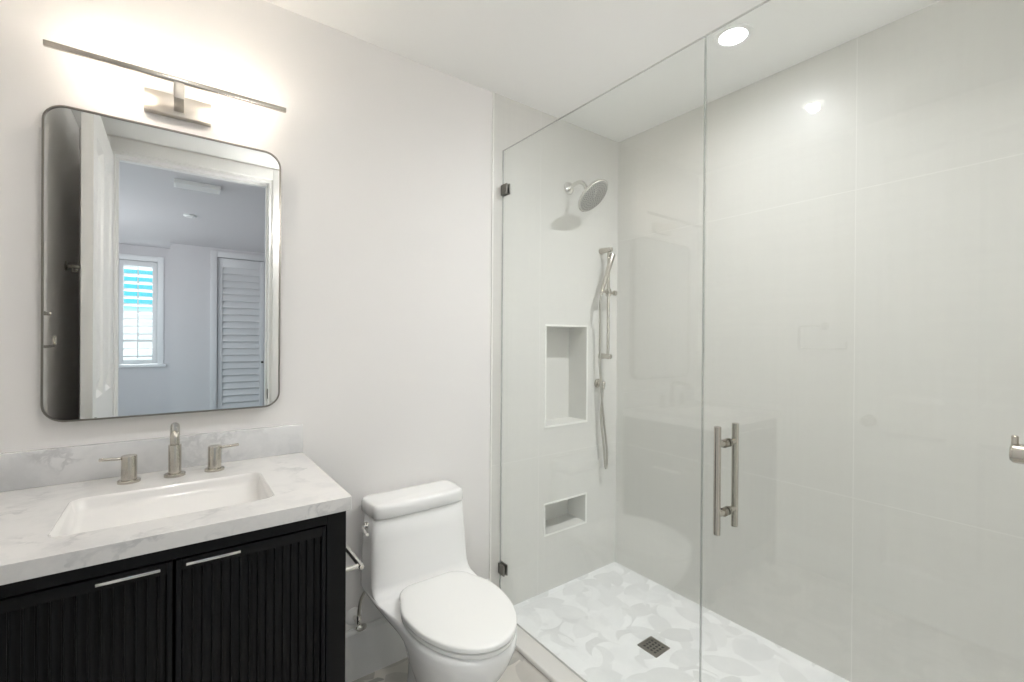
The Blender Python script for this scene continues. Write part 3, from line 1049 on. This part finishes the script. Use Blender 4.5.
# ------------------------------------------------------------------ shower fittings
SX, SZ = 1.742, 2.203
t = thing('overhead_shower', (SX, D, SZ), 'large round chrome shower head on a bent arm high on the tiled wall', 'shower')
b = nb(); lathe(b, (SX, D + 0.0005, SZ), (0, -1, 0), [(0, 0.035), (0.004, 0.035), (0.013, 0.030), (0.022, 0.016), (0.025, 0.011)], 30)
obj('flange', b, M['chrome'], t)
nrm = Vector((0.20, -0.66, -0.70)).normalized()       # way the face looks
fc = Vector((SX, 1.634, 2.112))                       # centre of the face
bk = fc - nrm * 0.048
b = nb()
arm_pts = [(SX, D - 0.01, SZ), (SX, D - 0.045, SZ + 0.010), (SX, D - 0.085, SZ + 0.012), (SX, D - 0.118, SZ - 0.008), tuple(bk - nrm * 0.012)]
tube(b, smooth_path(arm_pts, 8), 0.0105, 18)
obj('arm', b, M['chrome'], t)
b = nb()
lathe(b, bk - nrm * 0.014, nrm, [(0, 0.010), (0.004, 0.016), (0.012, 0.0175), (0.020, 0.015), (0.026, 0.022), (0.036, 0.055), (0.044, 0.082), (0.050, 0.094), (0.055, 0.0975), (0.060, 0.097), (0.0615, 0.092)], 48)
head = obj('head', b, M['chrome'], t)
b = nb()
lathe(b, fc + nrm * -0.001, nrm, [(0, 0.0915), (0.002, 0.0905), (0.003, 0.086)], 48)
face = obj('spray_face', b, M['nozzle'], head)
b = nb()
_, u, v = frame_axes(nrm)
random.seed(4)
for ri, (rad, cnt) in enumerate(((0.014, 8), (0.026, 12), (0.040, 20), (0.054, 26), (0.068, 34), (0.080, 40))):
    for k in range(cnt):
        a = 2 * PI * (k + 0.5 * (ri % 2)) / cnt
        p = fc + nrm * 0.0018 + (u * math.cos(a) + v * math.sin(a)) * rad
        lathe(b, p, nrm, [(0, 0.0026), (0.0025, 0.0017)], 6)
noz = obj('nozzle', b, M['rubber'], head, label='dark rubber spray nozzles')
noz['kind'] = 'stuff'

RX, RY = 2.005, D - 0.062
t = thing('slide_bar', (RX, D, 1.27), 'vertical nickel slide bar holding the hand shower on the tiled wall', 'slide bar')
b = nb(); rod(b, (RX, RY, 1.255), (RX, RY, 1.900), 0.0085, 20)
obj('rail', b, M['nickel'], t)
for z in (1.887, 1.271):
    b = nb()
    lathe(b, (RX, D + 0.0005, z), (0, -1, 0), [(0, 0.017), (0.004, 0.018), (0.03, 0.016), (0.045, 0.0145), (0.082, 0.0145), (0.085, 0.012)], 24)
    obj('bracket', b, M['nickel'], t)
b = nb()
SLZ = 1.640
rod(b, (RX, RY, SLZ - 0.022), (RX, RY, SLZ + 0.022), 0.0165, 22)
rod(b, (RX, RY, SLZ), (RX + 0.045, RY - 0.012, SLZ - 0.002), 0.009, 18)
lathe(b, (RX + 0.030, RY - 0.008, SLZ - 0.001), (0.045, -0.012, -0.002), [(0, 0.009), (0.004, 0.015), (0.02, 0.015), (0.023, 0.012)], 20)
rod(b, (RX, RY, SLZ), (RX - 0.070, RY - 0.022, SLZ + 0.004), 0.010, 18)
obj('slider', b, M['nickel'], t)

t = thing('hand_shower', (RX, RY - 0.03, SLZ), 'slender stick hand shower resting tilted in its slide bar holder, hose hanging', 'hand shower')
b = nb()
w0 = Vector((RX - 0.090, RY - 0.024, SLZ - 0.022))
w1 = Vector((RX - 0.005, RY - 0.036, SLZ + 0.218))
ln = (w1 - w0).length
lathe(b, w0, w1 - w0, [(0, 0.008), (0.008, 0.0105), (0.05, 0.0120), (0.13, 0.0128), (0.17, 0.0145), (ln - 0.004, 0.0150), (ln, 0.0135)], 24)
wand = obj('wand', b, M['nickel'], t)
b = nb()
side = Vector((0.3, -0.95, 0)).normalized()
for k in range(8):
    p = w0 + (w1 - w0) * (0.70 + 0.033 * k) + side * 0.0125
    lathe(b, p, side, [(0, 0.003), (0.0035, 0.002)], 8)
obj('nozzle', b, M['rubber'], wand)
OX, OZ = 1.985, 1.112
b = nb()
hp = [tuple(w0 + Vector((0.003, 0, 0.006))), tuple(w0 + Vector((-0.002, 0.004, -0.05))), (1.942, 1.766, 1.45), (1.948, 1.770, 1.25),
      (1.962, 1.768, 1.05), (1.985, 1.766, 0.88), (2.008, 1.766, 0.74), (2.012, 1.768, 0.65), (2.006, 1.770, 0.622),
      (1.999, 1.772, 0.65), (1.990, 1.775, 0.76), (OX - 0.018, D - 0.046, 0.93), (OX - 0.004, D - 0.045, 1.04), (OX, D - 0.044, OZ - 0.02)]
tube(b, smooth_path(hp, 8), 0.0065, 12)
obj('hose', b, M['hose'], t)

t = thing('water_outlet', (OX, D, OZ), 'small round nickel hose outlet elbow on the tile below the slide bar', 'hose outlet')
b = nb(); lathe(b, (OX, D + 0.0005, OZ), (0, -1, 0), [(0, 0.026), (0.006, 0.026), (0.010, 0.022), (0.012, 0.013), (0.036, 0.013)], 26)
obj('flange', b, M['nickel'], t)
b = nb()
lathe(b, (OX, D - 0.044, OZ + 0.014), (0, 0, -1), [(0, 0.012), (0.003, 0.0135), (0.026, 0.0135), (0.030, 0.010), (0.044, 0.010)], 22)
obj('elbow', b, M['nickel'], t)

t = thing('shower_drain', (1.694, 1.213, SF), 'small square metal drain grate set in the petal mosaic shower floor', 'drain')
b = nb()
plate_with_hole(b, rrect(1.694, 1.213, 0.050, 0.050, 0.002, 2), rrect(1.694, 1.213, 0.041, 0.041, 0.001, 2), lambda u, v: (u, v, SF + 0.003), (0, 0, -0.0028))
obj('drain_frame', b, M['frame'], t, smooth=False)
b = nb()
for k in range(5):
    o = -0.036 + k * 0.018
    box(b, 1.694 - 0.041, 1.694 + 0.041, 1.213 + o - 0.0032, 1.213 + o + 0.0032, SF + 0.0008, SF + 0.0024)
    box(b, 1.694 + o - 0.0032, 1.694 + o + 0.0032, 1.213 - 0.041, 1.213 + 0.041, SF + 0.0008, SF + 0.0022)
obj('grate', b, M['frame'], t, smooth=False)
b = nb(); box(b, 1.694 - 0.041, 1.694 + 0.041, 1.213 - 0.041, 1.213 + 0.041, SF + 0.0001, SF + 0.0004)
obj('drain_well', b, M['rubber'], t, smooth=False)

# ------------------------------------------------------------------ hooks and ring
def robe_hook(loc, label, prong=0.055, pr=0.0042, post=0.0092):
    """built on a wall facing +x at the origin, later turned"""
    t = thing('robe_hook', (0, 0, 0), label, 'robe hook', None)
    b = nb(); lathe(b, (0, 0, 0), (1, 0, 0), [(0, 0.023), (0.006, 0.023), (0.008, 0.020)], 26)
    obj('mount', b, M['nickel'], t)
    b = nb()
    rod(b, (0.006, 0, 0), (0.069, 0, 0), post, 20)
    rod(b, (0.0655, 0, 0.0), (0.0655, 0, prong), pr, 18)
    obj('upper_prong', b, M['nickel'], t)
    b = nb()
    rod(b, (0.028, 0, 0.002), (0.028, 0, -0.030), 0.0062, 16)
    rod(b, (0.024, 0, -0.026), (0.046, 0, -0.024), 0.006, 16)
    obj('lower_prong', b, M['nickel'], t)
    t.location = loc
    return t
hk = robe_hook((L, 0.397, 1.722), 'double robe hook high on the wall behind the open door, seen in the mirror')
hk2 = robe_hook((0.727, 0.0, 1.245), 'double robe hook on the near wall at the right edge of the photo', 0.019, 0.003, 0.0105)
hk2.rotation_euler = (0, 0, PI / 2)

t = thing('towel_holder', (L, 1.02, 1.43), 'open nickel towel holder on the left wall at the edge of the mirror', 'towel holder')
b = nb(); lathe(b, (L, 1.02, 1.455), (1, 0, 0), [(0, 0.022), (0.006, 0.022), (0.008, 0.019)], 26)
obj('mount', b, M['nickel'], t)
b = nb()
rod(b, (L + 0.006, 1.02, 1.455), (L + 0.048, 1.02, 1.455), 0.007, 18)
obj('post', b, M['nickel'], t)
b = nb()
ring_pts = [(L + 0.040, 1.02, 1.455), (L + 0.040, 1.12, 1.455), (L + 0.040, 1.14, 1.44), (L + 0.040, 1.14, 1.345), (L + 0.040, 1.125, 1.325), (L + 0.040, 0.92, 1.325), (L + 0.040, 0.905, 1.34), (L + 0.040, 0.905, 1.365)]
tube(b, smooth_path(ring_pts, 4), 0.0055, 14)
obj('towel_bar', b, M['nickel'], t)

# ------------------------------------------------------------------ ceiling downlights
def downlight(x, y, mat, label, r=0.05):
    t = thing('recessed_light', (x, y, CEIL), label, 'ceiling light')
    b = nb()
    seg = 36
    prof = [(r + 0.024, 0.0), (r + 0.023, -0.003), (r + 0.010, -0.005), (r + 0.002, -0.003), (r, 0.0)]
    rs = [[(x + q * math.cos(2 * PI * i / seg), y + q * math.sin(2 * PI * i / seg), CEIL - 0.0002 + z) for i in range(seg)] for q, z in prof]
    rings(b, rs, False, False)
    obj('trim_ring', b, M['trim'], t)
    b = nb(); lathe(b, (x, y, CEIL - 0.0008), (0, 0, -1), [(0, r - 0.0005), (0.0012, r - 0.001)], 32)
    obj('lens', b, mat, t)
def spot(x, y, energy, col):
    d = bpy.data.lights.new('downlight_beam', 'SPOT')
    d.energy, d.color = energy, col
    d.spot_size, d.spot_blend, d.shadow_soft_size = math.radians(176), 1.0, 0.025
    o = bpy.data.objects.new('downlight_beam', d)
    COL.objects.link(o)
    o.location = (x, y, CEIL - 0.012)
    # wide beam optics: soft near the fitting
    d.use_nodes = True
    nt = d.node_tree
    em = next(n for n in nt.nodes if n.type == 'EMISSION')
    fo = nt.nodes.new('ShaderNodeLightFalloff')
    fo.inputs['Strength'].default_value = 1.0
    fo.inputs['Smooth'].default_value = 2.5
    nt.links.new(fo.outputs['Quadratic'], em.inputs['Strength'])
    return o
downlight(1.76, 0.915, M['lamp_shower'], 'bright round recessed light in the ceiling over the shower')
spot(1.76, 0.915, SHOWER_SPOT, SHOWER_COL)
downlight(0.0, 0.93, M['lamp_aisle'], 'round recessed light in the ceiling before the vanity, mirrored in the shower glass')
spot(0.0, 0.93, BATH_SPOT, BATH_COL)
# added globe for soft fill, on the near wall beside the doorway, behind the camera
LX, LY, LZ = 0.655, 0.080, 2.16
t = thing('added_fill_globe', (LX, 0.0, LZ), 'added white globe for fill light, high on the near wall beside the doorway', 'wall light')
b = nb(); lathe(b, (LX, 0.0, LZ - 0.085), (0, 1, 0), [(0, 0.045), (0.012, 0.045), (0.015, 0.040)], 30)
obj('back_plate', b, M['nickel'], t)
b = nb()
tube(b, smooth_path([(LX, 0.012, LZ - 0.085), (LX, 0.06, LZ - 0.088), (LX, LY - 0.008, LZ - 0.084), (LX, LY, LZ - 0.068)], 6), 0.009, 14)
obj('arm', b, M['nickel'], t)
b = nb()
lathe(b, (LX, LY, LZ - 0.07), (0, 0, 1), [(0.062 - 0.062 * math.cos(PI * k / 20), max(0.004, 0.062 * math.sin(PI * k / 20))) for k in range(21)], 36)
obj('globe', b, M['lamp_fill'], t)
